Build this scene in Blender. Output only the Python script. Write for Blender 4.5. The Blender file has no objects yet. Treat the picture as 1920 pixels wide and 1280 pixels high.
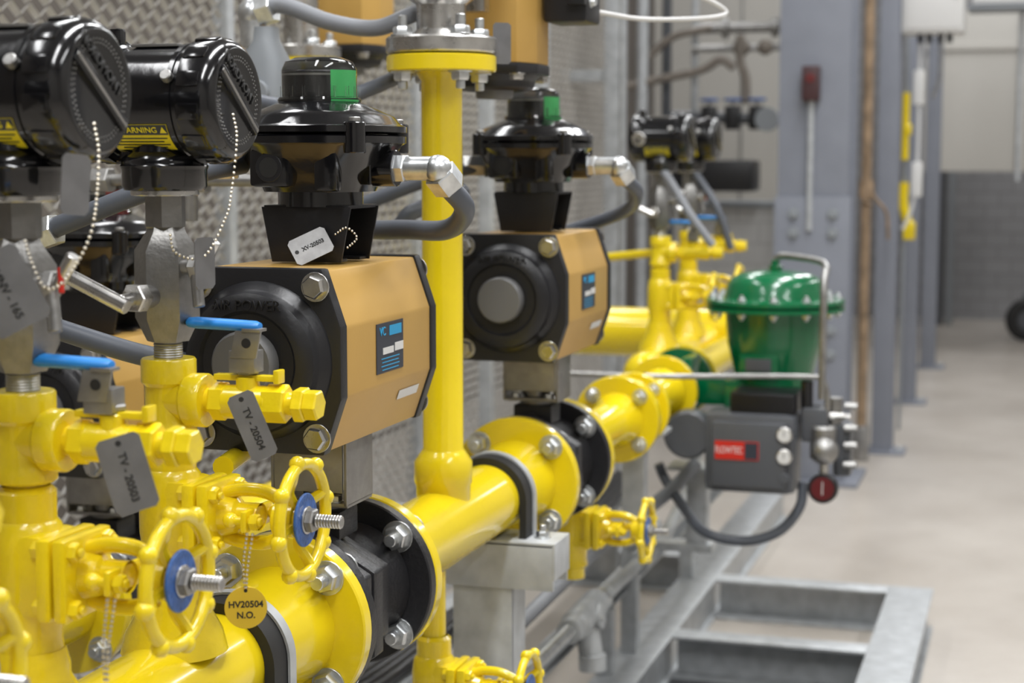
import bpy, bmesh, math, random
from mathutils import Vector, Matrix
random.seed(7)
H0=1.35
PX=-.838
PZ=H0-.545
V=Vector
# ---------------- materials ----------------
def mat(name,col,rough=.4,metal=0.,bump=0.,bscale=60.,var=0.,vscale=8.,coat=0.,trans=0.,rvar=0.,spec=.5,emis=None):
    m=bpy.data.materials.new(name); m.use_nodes=True
    nt=m.node_tree; b=nt.nodes['Principled BSDF']
    b.inputs['Base Color'].default_value=(*col,1)
    b.inputs['Roughness'].default_value=rough
    b.inputs['Metallic'].default_value=metal
    b.inputs['Coat Weight'].default_value=coat
    b.inputs['Coat Roughness'].default_value=.08
    b.inputs['Transmission Weight'].default_value=trans
    b.inputs['Specular IOR Level'].default_value=spec
    tc=nt.nodes.new('ShaderNodeTexCoord')
    if var>0 or rvar>0:
        n=nt.nodes.new('ShaderNodeTexNoise'); n.inputs['Scale'].default_value=vscale; n.inputs['Detail'].default_value=5
        nt.links.new(tc.outputs['Object'],n.inputs['Vector'])
        r=nt.nodes.new('ShaderNodeValToRGB'); r.color_ramp.elements[0].position=.3; r.color_ramp.elements[1].position=.7
        r.color_ramp.elements[0].color=(*[c*(1-var) for c in col],1)
        r.color_ramp.elements[1].color=(*[min(1,c*(1+var)) for c in col],1)
        nt.links.new(n.outputs['Fac'],r.inputs['Fac']); nt.links.new(r.outputs['Color'],b.inputs['Base Color'])
        if rvar>0:
            mr=nt.nodes.new('ShaderNodeMapRange'); mr.inputs['To Min'].default_value=max(.02,rough-rvar); mr.inputs['To Max'].default_value=rough+rvar
            nt.links.new(n.outputs['Fac'],mr.inputs['Value']); nt.links.new(mr.outputs['Result'],b.inputs['Roughness'])
    if bump>0:
        n2=nt.nodes.new('ShaderNodeTexNoise'); n2.inputs['Scale'].default_value=bscale; n2.inputs['Detail'].default_value=3
        nt.links.new(tc.outputs['Object'],n2.inputs['Vector'])
        bp=nt.nodes.new('ShaderNodeBump'); bp.inputs['Strength'].default_value=bump; bp.inputs['Distance'].default_value=.002
        nt.links.new(n2.outputs['Fac'],bp.inputs['Height']); nt.links.new(bp.outputs['Normal'],b.inputs['Normal'])
    return m
YEL=mat('yellow_enamel',(.82,.62,.008),.22,bump=.12,bscale=45,coat=.5,var=.04)
YCAST=mat('yellow_cast_enamel',(.82,.62,.008),.25,bump=.5,bscale=90,coat=.5,var=.05,vscale=30)
GOLD=mat('gold_anodised',(.55,.335,.09),.40,metal=.2,var=.05,vscale=5,bump=.05,bscale=200)
BLKG=mat('black_gloss',(.005,.005,.006),.16,coat=.4,bump=.15,bscale=60)
BLK=mat('black_satin',(.010,.010,.012),.38,bump=.15,bscale=150)
BLKC=mat('black_cast',(.012,.012,.014),.42,bump=.4,bscale=200)
STL=mat('steel',(.55,.54,.52),.28,metal=1,var=.15,vscale=40,rvar=.08)
STLD=mat('steel_dull',(.33,.325,.315),.42,metal=.9,var=.2,vscale=30,bump=.15,bscale=150)
STLB=mat('steel_valve_block',(.24,.235,.225),.38,metal=.85,var=.15,vscale=60,bump=.2,bscale=200)
ZINC=mat('zinc_plated',(.62,.64,.65),.32,metal=.9,var=.2,vscale=60)
GALV=mat('galvanised',(.46,.48,.495),.45,metal=.3,var=.16,vscale=25,bump=.1)
GALVL=mat('galvanised_mesh',(.68,.67,.64),.45,metal=.3,var=.1,vscale=10)
TAG=mat('tag_metal',(.20,.20,.205),.42,metal=.6,var=.15,vscale=30)
TAGW=mat('tag_bright',(.30,.30,.30),.5,metal=.4,var=.2,vscale=60)
TAGY=mat('tag_brass_yellow',(.72,.50,.04),.35,metal=.4)
HOSE=mat('grey_conduit_hose',(.085,.095,.115),.42,bump=.1)
HOSEL=mat('light_grey_hose',(.22,.23,.25),.45)
BLUE=mat('blue_vinyl',(.02,.22,.62),.4)
BLUED=mat('blue_plate',(.03,.10,.32),.4,var=.4,vscale=120,bump=.6,bscale=300)
GRN=mat('green_enamel',(.0,.125,.042),.22,coat=.4,bump=.1)
DGREY=mat('dark_grey_paint',(.08,.085,.095),.38,bump=.15,bscale=200)
LGREY=mat('grey_paint',(.25,.27,.29),.5,bump=.1)
RED=mat('red_label',(.55,.02,.01),.4)
LABK=mat('black_label',(.03,.035,.05),.4)
LABB=mat('blue_label',(.02,.32,.6),.4)
LABY=mat('yellow_label',(.9,.75,.02),.45)
WHT=mat('white_plastic',(.68,.68,.67),.4)
INK=mat('black_ink',(.01,.01,.01),.6)
GPL=mat('green_indicator',(.08,.80,.22),.4)
CLR=mat('clear_polycarbonate',(.97,.99,.98),.02,trans=1.)
CLR.node_tree.nodes['Principled BSDF'].inputs['IOR'].default_value=1.4
CHAIN=mat('bead_chain_steel',(.6,.56,.48),.3,metal=1)
RUST=mat('rusty_pipe',(.26,.18,.11),.6,var=.35,vscale=20)
BRN=mat('aged_pipe',(.19,.165,.14),.6,var=.3,vscale=20)
COLG=mat('column_grey_paint',(.21,.225,.265),.5,var=.05)
RDOME=mat('red_dome',(.35,.03,.03),.3)
CAPT=mat('cap_emboss',(.05,.05,.05),.3)
GREYF=mat('boss_grey',(.16,.16,.16),.4,metal=.3)
DKPLATE=mat('dark_plate_grey',(.06,.062,.066),.7,var=.3,vscale=40)
# ---------------- builder ----------------
def frame(axis,up=None):
    z=V(axis).normalized()
    if up is None: up=(0,0,1) if abs(z.z)<.9 else (0,1,0)
    y=V(up); y=(y-z*y.dot(z)).normalized(); x=y.cross(z)
    return Matrix((x,y,z)).transposed()
class B:
    def __init__(s,name,loc=(0,0,0)):
        s.name=name; s.loc=V(loc); s.V=[]; s.F=[]; s.M=[]; s.mats=[]
    def mi(s,m):
        if m not in s.mats: s.mats.append(m)
        return s.mats.index(m)
    def raw(s,vs,fs,m):
        o=len(s.V); s.V+= [tuple(v) for v in vs]; k=s.mi(m)
        for f in fs: s.F.append([i+o for i in f]); s.M.append(k)
    def lathe(s,prof,o,axis,m,seg=32,up=None,sx=1,sy=1,rot=0):
        R=frame(axis,up); o=V(o); vs=[]; rings=[]
        for r,h in prof:
            if r<1e-6: rings.append([len(vs)]); vs.append(o+R@V((0,0,h)))
            else:
                a=[]
                for i in range(seg):
                    t=2*math.pi*i/seg+rot; a.append(len(vs)); vs.append(o+R@V((r*math.cos(t)*sx,r*math.sin(t)*sy,h)))
                rings.append(a)
        fs=[]
        for a,b in zip(rings,rings[1:]):
            if len(a)==1 and len(b)==1: continue
            for i in range(seg):
                j=(i+1)%seg
                if len(a)==1: fs.append([a[0],b[i],b[j]])
                elif len(b)==1: fs.append([a[i],a[j],b[0]])
                else: fs.append([a[i],a[j],b[j],b[i]])
        s.raw(vs,fs,m)
    def disc(s,o,axis,r,t,m,bev=.0015,seg=32,rot=0,up=None):
        s.lathe([(0,0),(r-bev,0),(r,bev),(r,t-bev),(r-bev,t),(0,t)],o,axis,m,seg,rot=rot,up=up)
    def cyl(s,p0,p1,r,m,seg=20,bev=.001,r1=None,rot=0,up=None):
        p0=V(p0);p1=V(p1);L=(p1-p0).length; r1=r if r1 is None else r1
        bev=min(bev,r*.4,r1*.4,L*.4)
        s.lathe([(0,0),(r-bev,0),(r,bev),(r1,L-bev),(r1-bev,L),(0,L)],p0,p1-p0,m,seg,rot=rot,up=up)
    def hexa(s,p0,p1,r,m,rot=0): s.cyl(p0,p1,r,m,seg=6,bev=.0015,rot=rot)
    def sphere(s,c,r,m,seg=16,sc=(1,1,1)):
        n=seg//2
        c=V(c); prof=[(r*math.sin(math.pi*i/n),-r*math.cos(math.pi*i/n)) for i in range(n+1)]
        o=len(s.V); s.lathe(prof,(0,0,0),(0,0,1),m,seg)
        for i in range(o,len(s.V)):
            v=s.V[i]; s.V[i]=(c.x+v[0]*sc[0],c.y+v[1]*sc[1],c.z+v[2]*sc[2])
    def torus(s,c,axis,Rr,r,m,seg=36,n=10,sy=1):
        R=frame(axis); c=V(c); vs=[];fs=[]
        for i in range(seg):
            t=2*math.pi*i/seg
            for j in range(n):
                p=2*math.pi*j/n
                vs.append(c+R@V(((Rr+r*math.cos(p))*math.cos(t),(Rr+r*math.cos(p))*math.sin(t)*sy,r*math.sin(p))))
        for i in range(seg):
            for j in range(n):
                a=i*n+j;b=i*n+(j+1)%n;c2=((i+1)%seg)*n+(j+1)%n;d=((i+1)%seg)*n+j
                fs.append([a,d,c2,b])
        s.raw(vs,fs,m)
    def _bm(s,bm,m):
        bm.verts.index_update()
        s.raw([v.co.copy() for v in bm.verts],[[v.index for v in f.verts] for f in bm.faces],m); bm.free()
    def box(s,c,sz,m,bev=.0015,R=None):
        bm=bmesh.new(); bmesh.ops.create_cube(bm,size=1)
        for v in bm.verts: v.co=V((v.co.x*sz[0],v.co.y*sz[1],v.co.z*sz[2]))
        if bev>0: bmesh.ops.bevel(bm,geom=list(bm.edges),offset=min(bev,min(sz)*.4),segments=2,profile=.6,affect='EDGES')
        for v in bm.verts: v.co=(R@v.co if R else v.co)+V(c)
        s._bm(bm,m)
    def prism(s,poly,o,axis,t,m,bev=.0015,up=None):
        R=frame(axis,up); o=V(o); bm=bmesh.new()
        a=[bm.verts.new((p[0],p[1],0)) for p in poly]; b=[bm.verts.new((p[0],p[1],t)) for p in poly]
        n=len(poly); bm.faces.new(a[::-1]); bm.faces.new(b)
        for i in range(n): bm.faces.new([a[i],a[(i+1)%n],b[(i+1)%n],b[i]])
        if bev>0: bmesh.ops.bevel(bm,geom=list(bm.edges),offset=bev,segments=2,profile=.6,affect='EDGES',clamp_overlap=True)
        for v in bm.verts: v.co=o+R@v.co
        s._bm(bm,m)
    def tube(s,pts,r,m,seg=12,sub=8,rib=0):
        pts=[V(p) for p in pts]
        if len(pts)>2 and sub>1:
            P=[pts[0]*2-pts[1]]+pts+[pts[-1]*2-pts[-2]]; q=[]
            for i in range(1,len(P)-2):
                for k in range(sub):
                    t=k/sub; a,b,c,d=P[i-1],P[i],P[i+1],P[i+2]
                    q.append(.5*((2*b)+(c-a)*t+(2*a-5*b+4*c-d)*t*t+(3*b-a-3*c+d)*t**3))
            q.append(pts[-1]); pts=q
        vs=[];fs=[]; T=[(pts[min(i+1,len(pts)-1)]-pts[max(i-1,0)]).normalized() for i in range(len(pts))]
        n=T[0].orthogonal().normalized()
        for i,p in enumerate(pts):
            n=(n-T[i]*n.dot(T[i])).normalized(); b=T[i].cross(n)
            for k in range(seg):
                a=2*math.pi*k/seg; vs.append(p+(n*math.cos(a)+b*math.sin(a))*r)
        for i in range(len(pts)-1):
            for k in range(seg):
                j=(k+1)%seg; fs.append([i*seg+k,i*seg+j,(i+1)*seg+j,(i+1)*seg+k])
        fs.append(list(range(seg))[::-1]); fs.append([(len(pts)-1)*seg+k for k in range(seg)])
        s.raw(vs,fs,m)
    def loft(s,secs,m,seg=48,c=(0,0,0)):
        vs=[];fs=[]; c=V(c)
        for z,hx,hy,e in secs:
            for i in range(seg):
                t=2*math.pi*i/seg; ct,st=math.cos(t),math.sin(t)
                vs.append(c+V((hx*math.copysign(abs(ct)**(2/e),ct),hy*math.copysign(abs(st)**(2/e),st),z)))
        for k in range(len(secs)-1):
            for i in range(seg):
                j=(i+1)%seg; fs.append([k*seg+i,k*seg+j,(k+1)*seg+j,(k+1)*seg+i])
        fs.append(list(range(seg))[::-1]); fs.append([(len(secs)-1)*seg+i for i in range(seg)])
        s.raw(vs,fs,m)
    def bolt(s,o,axis,r,m,t=None,stud=0,washer=True,rot=.3):
        o=V(o);a=V(axis).normalized(); t=t or r*.8
        if washer: s.disc(o,a,r*1.25,r*.18,m,bev=.0003,seg=24); o=o+a*r*.18
        s.lathe([(0,0),(r,0),(r,t*.75),(r*.86,t),(0,t)],o,a,m,seg=6,rot=rot)
        if stud>0: s.cyl(o+a*t,o+a*(t+stud),r*.5,m,seg=12)
    def chain(s,pts,r,m,step=None):
        pts=[V(p) for p in pts]; P=[pts[0]*2-pts[1]]+pts+[pts[-1]*2-pts[-2]]; q=[]
        for i in range(1,len(P)-2):
            for k in range(30):
                t=k/30; a,b,c,d=P[i-1],P[i],P[i+1],P[i+2]
                q.append(.5*((2*b)+(c-a)*t+(2*a-5*b+4*c-d)*t*t+(3*b-a-3*c+d)*t**3))
        step=step or r*2.3; last=None
        for p in q:
            if last is None or (p-last).length>=step: s.sphere(p,r,m,seg=8); last=p
    def done(s):
        me=bpy.data.meshes.new(s.name); me.from_pydata(s.V,[],s.F)
        for m in s.mats: me.materials.append(m)
        me.polygons.foreach_set('material_index',s.M)
        bm=bmesh.new(); bm.from_mesh(me); bmesh.ops.recalc_face_normals(bm,faces=bm.faces); bm.to_mesh(me); bm.free()
        me.polygons.foreach_set('use_smooth',[True]*len(me.polygons))
        me.set_sharp_from_angle(angle=math.radians(38)); me.update()
        ob=bpy.data.objects.new(s.name,me); ob.location=s.loc
        bpy.context.scene.collection.objects.link(ob); return ob
def text(parent,t,size,pos,normal,up,m,ext=.0003,name='lettering',sx=1.,bold=0.):
    cu=bpy.data.curves.new(name,'FONT'); cu.body=t; cu.size=size; cu.extrude=ext; cu.offset=bold; cu.align_x='CENTER'; cu.align_y='CENTER'
    cu.materials.append(m); ob=bpy.data.objects.new(name,cu)
    bpy.context.scene.collection.objects.link(ob)
    R=frame(normal,up).to_4x4(); ob.matrix_world=Matrix.Translation(V(pos))@R@Matrix.Diagonal((sx,1,1,1)); ob.parent=parent
    return ob
def rotz(a): return Matrix.Rotation(a,3,'Z')
def rotv(v,ax,a): return Matrix.Rotation(a,3,V(ax))@V(v)
# ---------------- room ----------------
def tex_floor():
    m=mat('epoxy_floor',(.55,.50,.44),.3); nt=m.node_tree; b=nt.nodes['Principled BSDF']
    tc=nt.nodes.new('ShaderNodeTexCoord'); n=nt.nodes.new('ShaderNodeTexNoise'); n.inputs['Scale'].default_value=2.2; n.inputs['Detail'].default_value=8; n.inputs['Roughness'].default_value=.65
    nt.links.new(tc.outputs['Object'],n.inputs['Vector'])
    r=nt.nodes.new('ShaderNodeValToRGB'); r.color_ramp.elements[0].position=.3; r.color_ramp.elements[1].position=.72
    r.color_ramp.elements[0].color=(.40,.36,.315,1); r.color_ramp.elements[1].color=(.53,.49,.44,1)
    nt.links.new(n.outputs['Fac'],r.inputs['Fac']); nt.links.new(r.outputs['Color'],b.inputs['Base Color'])
    return m
def tex_brick(name,c1,c2,cm):
    m=mat(name,c1,.6); nt=m.node_tree; b=nt.nodes['Principled BSDF']
    tc=nt.nodes.new('ShaderNodeTexCoord'); sp=nt.nodes.new('ShaderNodeSeparateXYZ'); cb=nt.nodes.new('ShaderNodeCombineXYZ'); ad=nt.nodes.new('ShaderNodeMath')
    nt.links.new(tc.outputs['Object'],sp.inputs[0]); nt.links.new(sp.outputs[0],ad.inputs[0]); nt.links.new(sp.outputs[1],ad.inputs[1])
    nt.links.new(ad.outputs[0],cb.inputs[0]); nt.links.new(sp.outputs[2],cb.inputs[1])
    br=nt.nodes.new('ShaderNodeTexBrick'); br.inputs['Scale'].default_value=2.2; br.inputs['Mortar Size'].default_value=.012
    br.inputs['Color1'].default_value=(*c1,1); br.inputs['Color2'].default_value=(*c2,1); br.inputs['Mortar'].default_value=(*cm,1)
    nt.links.new(cb.outputs[0],br.inputs['Vector']); nt.links.new(br.outputs['Color'],b.inputs['Base Color']); return m
FLOOR=tex_floor(); BRK=tex_brick('painted_brick',(.26,.26,.27),(.29,.29,.30),(.18,.18,.18))
BRKW=tex_brick('white_painted_brick',(.50,.50,.49),(.53,.53,.52),(.40,.40,.39))
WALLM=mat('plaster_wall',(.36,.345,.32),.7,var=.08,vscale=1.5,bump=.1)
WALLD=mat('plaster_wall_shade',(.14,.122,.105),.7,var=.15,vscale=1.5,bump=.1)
CEIL=mat('ceiling_paint',(.34,.34,.34),.8)
def plane_box(name,c,s,m):
    b=B(name,c); b.box((0,0,0),s,m,bev=0); return b.done()
plane_box('floor',(0.2,6,-.05),(6.6,18,.1),FLOOR)
plane_box('wall_back',(0.2,15.05,2.1),(6.6,.1,4.2),BRK)
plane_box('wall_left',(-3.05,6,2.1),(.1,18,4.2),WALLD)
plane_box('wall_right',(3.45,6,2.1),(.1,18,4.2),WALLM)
plane_box('ceiling',(0.2,6,4.25),(6.6,18,.1),CEIL)
plane_box('wall_front',(0.2,-3.05,2.1),(6.6,.1,4.2),WALLM)
# ---------------- main pipe ----------------
def flange(b,y,r,t,rb,rboss,m=YEL,bolts=4,face=-1,x=0,z=0,nb=.012,bm=ZINC,stud=.008):
    b.disc((x,y,z),(0,1,0),r,t,m,bev=.002,seg=64)
    for i in range(bolts):
        a=math.pi/4+2*math.pi*i/bolts
        p=(x+rb*math.cos(a),y if face<0 else y+t,z+rb*math.sin(a))
        b.bolt(p,(0,face,0),nb,bm,stud=stud,rot=.3+i*.35)
b=B('yellow_gas_pipe',(PX,0,PZ)); r=.057
b.cyl((0,.5,0),(0,1.70,0),r,YEL,seg=48)
b.lathe([(r,1.69),(.066,1.74),(.072,1.79)],(0,0,0),(0,1,0),YEL,48)
flange(b,1.79,.11,.022,.09,0,nb=.0165,stud=.016)
flange(b,2.038,.11,.022,.09,0,face=1,nb=.0165)
b.lathe([(.072,2.06),(.066,2.1),(r,2.14),(r,2.66),(.066,2.70),(.072,2.74)],(0,0,0),(0,1,0),YEL,48)
flange(b,2.74,.11,.022,.09,0,nb=.0165,stud=.01)
flange(b,2.988,.11,.022,.09,0,face=1,nb=.0165)
b.lathe([(.072,3.01),(.06,3.05),(.057,3.07),(.044,3.15),(.044,3.42),(.058,3.47)],(0,0,0),(0,1,0),YEL,48)
flange(b,3.47,.092,.02,.072,0,nb=.013,stud=.008)
b.disc((0,3.492,0),(0,1,0),.09,.02,YEL,seg=48)
b.lathe([(.058,3.51),(.044,3.56),(.044,3.88),(.058,3.92)],(0,0,0),(0,1,0),YEL,48)
flange(b,3.62,.082,.02,.066,0,nb=.012)
b.disc((0,3.925,0),(0,1,0),.085,.02,YEL,seg=48)
b.disc((0,4.175,0),(0,1,0),.085,.02,YEL,seg=48)
b.cyl((0,4.19,0),(0,6.2,0),.044,YEL,seg=32)
for y in (1.70,2.13,2.67,3.07,3.15): b.torus((0,y,0),(0,1,0),.0565 if y<3.1 else .0445,.0018,YEL,seg=48,n=8)
b.lathe([(.040,.03),(.041,.062),(.0435,.068),(.0435,.098),(.034,.112),(.032,.115),(.0302,.118),(.0302,.66),(.034,.665),(.038,.672)],(0,2.375,0),(0,0,1),YEL,40)
b.disc((0,2.375,.672),(0,0,1),.08,.024,YEL,seg=56,bev=.002)
for i in range(4):
    a=math.pi/4+i*math.pi/2; x,y=.062*math.cos(a),2.375+.062*math.sin(a)
    b.bolt((x,y,.672),(0,0,-1),.014,ZINC,stud=.012); b.bolt((x,y,.722),(0,0,1),.014,ZINC,stud=.016)
b.done()
# steel body above riser
b=B('steel_ball_valve',(PX,2.375,PZ+.698))
b.disc((0,0,0),(0,0,1),.081,.024,STL,seg=56,bev=.003)
b.lathe([(.045,.024),(.036,.035),(.036,.07),(.05,.08),(.05,.15),(.036,.16),(.036,.21),(.08,.212),(.08,.235),(0,.235)],(0,0,0),(0,0,1),STL,40)
b.cyl((0,.03,.115),(0,.14,.115),.02,STL)
b.box((0,.12,.115),(.06,.03,.09),STL)
b.done()
# ---------------- flanged ball valves (black) ----------------
def black_valve(x,y,z):
    b=B('flanged_ball_valve',(x,y,z))
    for sgn in (-1,1):
        y0=sgn*.113; y1=sgn*.093
        b.lathe([(0,min(y0,y1)),(.107,min(y0,y1)),(.109,min(y0,y1)+.002),(.109,max(y0,y1)-.002),(.107,max(y0,y1)),(0,max(y0,y1))],(0,0,0),(0,1,0),BLKC,64)
        for i in range(4):
            a=math.pi/4+i*math.pi/2
            b.bolt((.09*math.cos(a),y1,.09*math.sin(a)),(0,-sgn,0),.0165,ZINC,stud=.014)
    hx=[(.104*math.cos(math.pi/6+i*math.pi/3),.104*math.sin(math.pi/6+i*math.pi/3)) for i in range(6)]
    b.prism([(p[0]*.98,p[1]*.98) for p in hx],(0,-.085,0),(0,1,0),.028,BLKC,bev=.004)
    b.prism(hx,(0,-.055,0),(0,1,0),.03,BLKC,bev=.004)
    hx2=[(p[0]*.84,p[1]*.84) for p in hx]
    b.prism(hx2,(0,-.03,0),(0,1,0),.06,BLKC,bev=.004)
    b.lathe([(.08,-.091),(.062,-.06),(.07,.0),(.066,.05),(.08,.091)],(0,0,0),(0,1,0),BLKC,40)
    b.box((0,0,.1),(.07,.06,.035),BLKC,bev=.004)
    b.cyl((0,0,.1),(0,0,.15),.024,STLD)
    zb=.128; zt=.212
    b.box((0,0,zt-.003),(.10,.09,.006),STLD); b.box((0,0,zb),(.10,.08,.006),STLD)
    b.box((.048,0,(zb+zt)/2),(.004,.085,zt-zb),STLD,bev=.001); b.box((-.048,0,(zb+zt)/2),(.004,.085,zt-zb),STLD,bev=.001)
    b.box((0,-.042,(zb+zt)/2+.008),(.09,.004,zt-zb-.016),STLD,bev=.001)
    for sx in (-1,1):
        for sy in (-1,1): b.bolt((sx*.03,sy*.03,zb+.003),(0,0,1),.008,ZINC)
    return b.done()
# ---------------- pneumatic actuator ----------------
def oct_prof(k=1.):
    return [(p[0]*k,p[1]*k) for p in [(-.1,-.04),(-.078,-.104),(.078,-.104),(.1,-.04),(.1,.04),(.078,.104),(-.078,.104),(-.1,.04)]]
def actuator(name,loc,L=.28,s=1.,vertical=False,label=True):
    b=B(name,loc)
    b.prism(oct_prof(),(0,-L/2,0),(0,1,0),L,GOLD,bev=.003,up=(0,0,1))
    for sg in (-1,1):
        a=(0,sg,0); o=(0,sg*L/2,0)
        b.prism(oct_prof(1.02),o,a,.02,BLK,bev=.003,up=(0,0,1))
        b.lathe([(0,.018),(.092,.018),(.09,.024),(.083,.03),(.081,.034),(.079,.044),(.07,.05),(.060,.051),(.056,.047),(.03,.046),(0,.046)],o,a,BLK,56)
        b.lathe([(.038,.044),(.038,.062),(.035,.066),(0,.067)],o,a,GREYF,32)
        for sx in (-1,1):
            for sz in (-1,1):
                b.bolt((sx*.072,sg*(L/2+.02),sz*.086),a,.0135,STL,t=.010,rot=.3+sx*sz*.4)
    ob=b.done()
    if label:
        l=B('label_plate',(0,0,0)); l.box((.1008,-.005,.004),(.001,.088,.06),LABK,bev=0)
        l.box((.1015,.012,.0235),(.0006,.04,.012),LABB,bev=0); l.box((.1015,-.012,.0),(.0006,.035,.008),WHT,bev=0); l.box((.1015,.024,.002),(.0006,.028,.010),WHT,bev=0)
        for k in range(4): l.box((.1014,-.005,-.009-k*.0045),(.0004,.06-.006*(k%2),.0012),LABB,bev=0)
        lo=l.done(); lo.parent=ob
        text(ob,'VC',.015,(.1016,-.03,.0235),(1,0,0),(0,0,1),LABB)
        l=B('serial_sticker'); l.box((0,0,0),(.0006,.07,.012),WHT,bev=0); so=l.done(); so.parent=ob
        so.location=(.0935,.075,-.062); so.rotation_euler=(0,math.atan2(.022,.064),0)
        text(ob,'AIR POWER',.016,(0,-L/2-.0505,.0655),(0,-1,0),(0,0,1),BLK,ext=.001)
    if vertical: ob.rotation_euler=(math.radians(90),0,0)
    ob.scale=(s,s,s)
    return ob
# ---------------- limit switch box ----------------
def switch_box(loc,gland=True,dome='g'):
    b=B('limit_switch_box',loc)
    for sy in (-1,1):
        b.prism([(-.045,0),(.045,0),(.058,.066),(-.058,.066)],(0,sy*.043,0),(0,sy,0),.003,BLK,bev=.0006,up=(0,0,1))
        b.box((0,sy*.032,.002),(.085,.025,.004),BLK,bev=.0006)
    b.box((0,0,.066),(.11,.09,.004),BLK,bev=.0006)
    b.cyl((0,0,.0),(0,0,.05),.014,STLD); b.hexa((0,0,.03),(0,0,.042),.02,BLK)
    b.bolt((.025,-.032,.004),(0,0,1),.006,ZINC)
    b.lathe([(.052,.066),(.052,.09)],(0,0,0),(0,0,1),BLKG,40)
    b.loft([(.084,.062,.062,3.2),(.10,.068,.068,3.2),(.118,.082,.08,3),(.138,.094,.09,2.8),(.142,.099,.095,2.8),(.150,.099,.095,2.8),(.152,.096,.092,2.8)],BLKG)
    b.loft([(.153,.096,.092,2.8),(.155,.1,.096,2.8),(.162,.1,.096,2.8),(.165,.094,.09,2.7),(.174,.088,.086,2.4),(.181,.074,.074,2.1),(.187,.060,.060,2),(.191,.052,.052,2)],BLKG)
    for i in range(4):
        a=math.pi/4+i*math.pi/2
        b.cyl((.105*math.cos(a),.1*math.sin(a),.13),(.105*math.cos(a),.1*math.sin(a),.166),.013,BLKG); b.cyl((.105*math.cos(a),.1*math.sin(a),.166),(.105*math.cos(a),.1*math.sin(a),.172),.007,STLD)
    for i in range(8):
        a=math.pi/8+i*math.pi/4; b.box((.07*math.cos(a),.07*math.sin(a),.115),(.03,.004,.045),BLKG,R=rotz(a))
    b.box((-.03,-.068,.112),(.052,.030,.044),BLKG,bev=.006)
    b.cyl((-.03,-.0825,.113),(-.03,-.0840,.113),.017,BLK,bev=.0005); b.cyl((-.03,-.084,.113),(-.03,-.0845,.113),.012,INK,bev=.0001)
    b.box((.04,-.07,.11),(.03,.02,.05),BLKG,bev=.006)
    # window: clear shell over indicator drum
    b.lathe([(.044,.1915),(.050,.1915),(.051,.194),(.049,.197),(.0455,.198),(.0455,.230),(.041,.240),(.03,.2445),(0,.2455),(0,.2435),(.029,.2425),(.0395,.2385),(.0435,.2295),(.0435,.1915)],(0,0,0),(0,0,1),CLR,40)
    b.lathe([(0,.191),(.036,.191),(.036,.226),(.034,.228),(0,.228)],(0,0,0),(0,0,1),BLK,32)
    b.lathe([(.0364,.222),(.0364,.2245)],(0,0,0),(0,0,1),STLD,32)
    gm=GPL if dome=='g' else RDOME
    vs=[];fs=[]
    for i in range(9):
        a=math.radians(-48+i*8)
        vs+= [(.0385*math.cos(a),.0385*math.sin(a),.193),(.0385*math.cos(a),.0385*math.sin(a),.2285)]
    for i in range(8): fs.append([2*i,2*i+2,2*i+3,2*i+1])
    b.raw(vs,fs,gm)
    for i in range(16):
        a=i*math.pi/8; b.box((.0475*math.cos(a),.0475*math.sin(a),.203),(.005,.0015,.014),CLR,bev=0,R=rotz(a))
    if gland:
        b.cyl((.07,0,.112),(.1,0,.112),.022,BLKG)
        b.hexa((.098,0,.112),(.112,0,.112),.018,ZINC); b.cyl((.11,0,.112),(.15,0,.112),.0145,ZINC)
        b.sphere((.152,0,.111),.0175,ZINC); b.hexa((.152,.002,.108),(.16,.02,.09),.021,ZINC)
    return b.done()
black_valve(PX,1.925,PZ); black_valve(PX,2.875,PZ)
AZ=H0-.228
actuator('pneumatic_actuator',(PX-.008,1.925,AZ)); actuator('pneumatic_actuator',(PX,2.85,AZ),L=.27)
switch_box((PX,1.93,AZ+.106)); switch_box((PX,2.85,AZ+.106))
actuator('pneumatic_actuator',(PX,2.63,H0+.27),L=.3,s=.8,vertical=True,label=False)
b=B('solenoid_box',(PX+.12,2.66,H0+.30)); b.box((0,0,0),(.07,.09,.17),BLK,bev=.006); b.box((.02,-.05,-.02),(.03,.02,.08),BLK,bev=.003); b.bolt((.035,-.02,-.05),(1,0,0),.01,ZINC); b.done()
# ---------------- row 2 ----------------
X2=-1.45; Z2=H0-.70
b=B('yellow_gas_pipe',(X2,0,Z2))
b.cyl((0,.9,0),(0,2.31,0),.057,YEL,seg=40); flange(b,2.31,.11,.022,.09,0,nb=.0165,stud=.01); flange(b,2.56,.11,.022,.09,0,face=1,nb=.0165)
b.cyl((0,2.58,0),(0,3.30,0),.057,YEL,seg=40); b.sphere((0,3.30,0),.057,YEL,seg=24)
b.cyl((0,3.25,.05),(0,3.25,.88),.03,YEL,seg=32); b.disc((0,3.25,.88),(0,0,1),.08,.024,YEL,seg=48)
b.disc((0,3.25,.906),(0,0,1),.08,.024,STL,seg=48)
for i in range(4):
    a=math.pi/4+i*math.pi/2; b.bolt((.062*math.cos(a),3.25+.062*math.sin(a),.93),(0,0,1),.014,ZINC,stud=.016)
b.cyl((0,3.25,.93),(0,3.25,1.15),.036,STL)
b.done()
black_valve(X2,2.447,Z2); actuator('pneumatic_actuator',(X2,2.45,Z2+.317)); switch_box((X2,2.45,Z2+.423),dome='r')
actuator('pneumatic_actuator',(X2,3.5,H0+.38),L=.3,s=.9,vertical=True,label=False)
b=B('stainless_impulse_pipe',(0,0,0))
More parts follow.
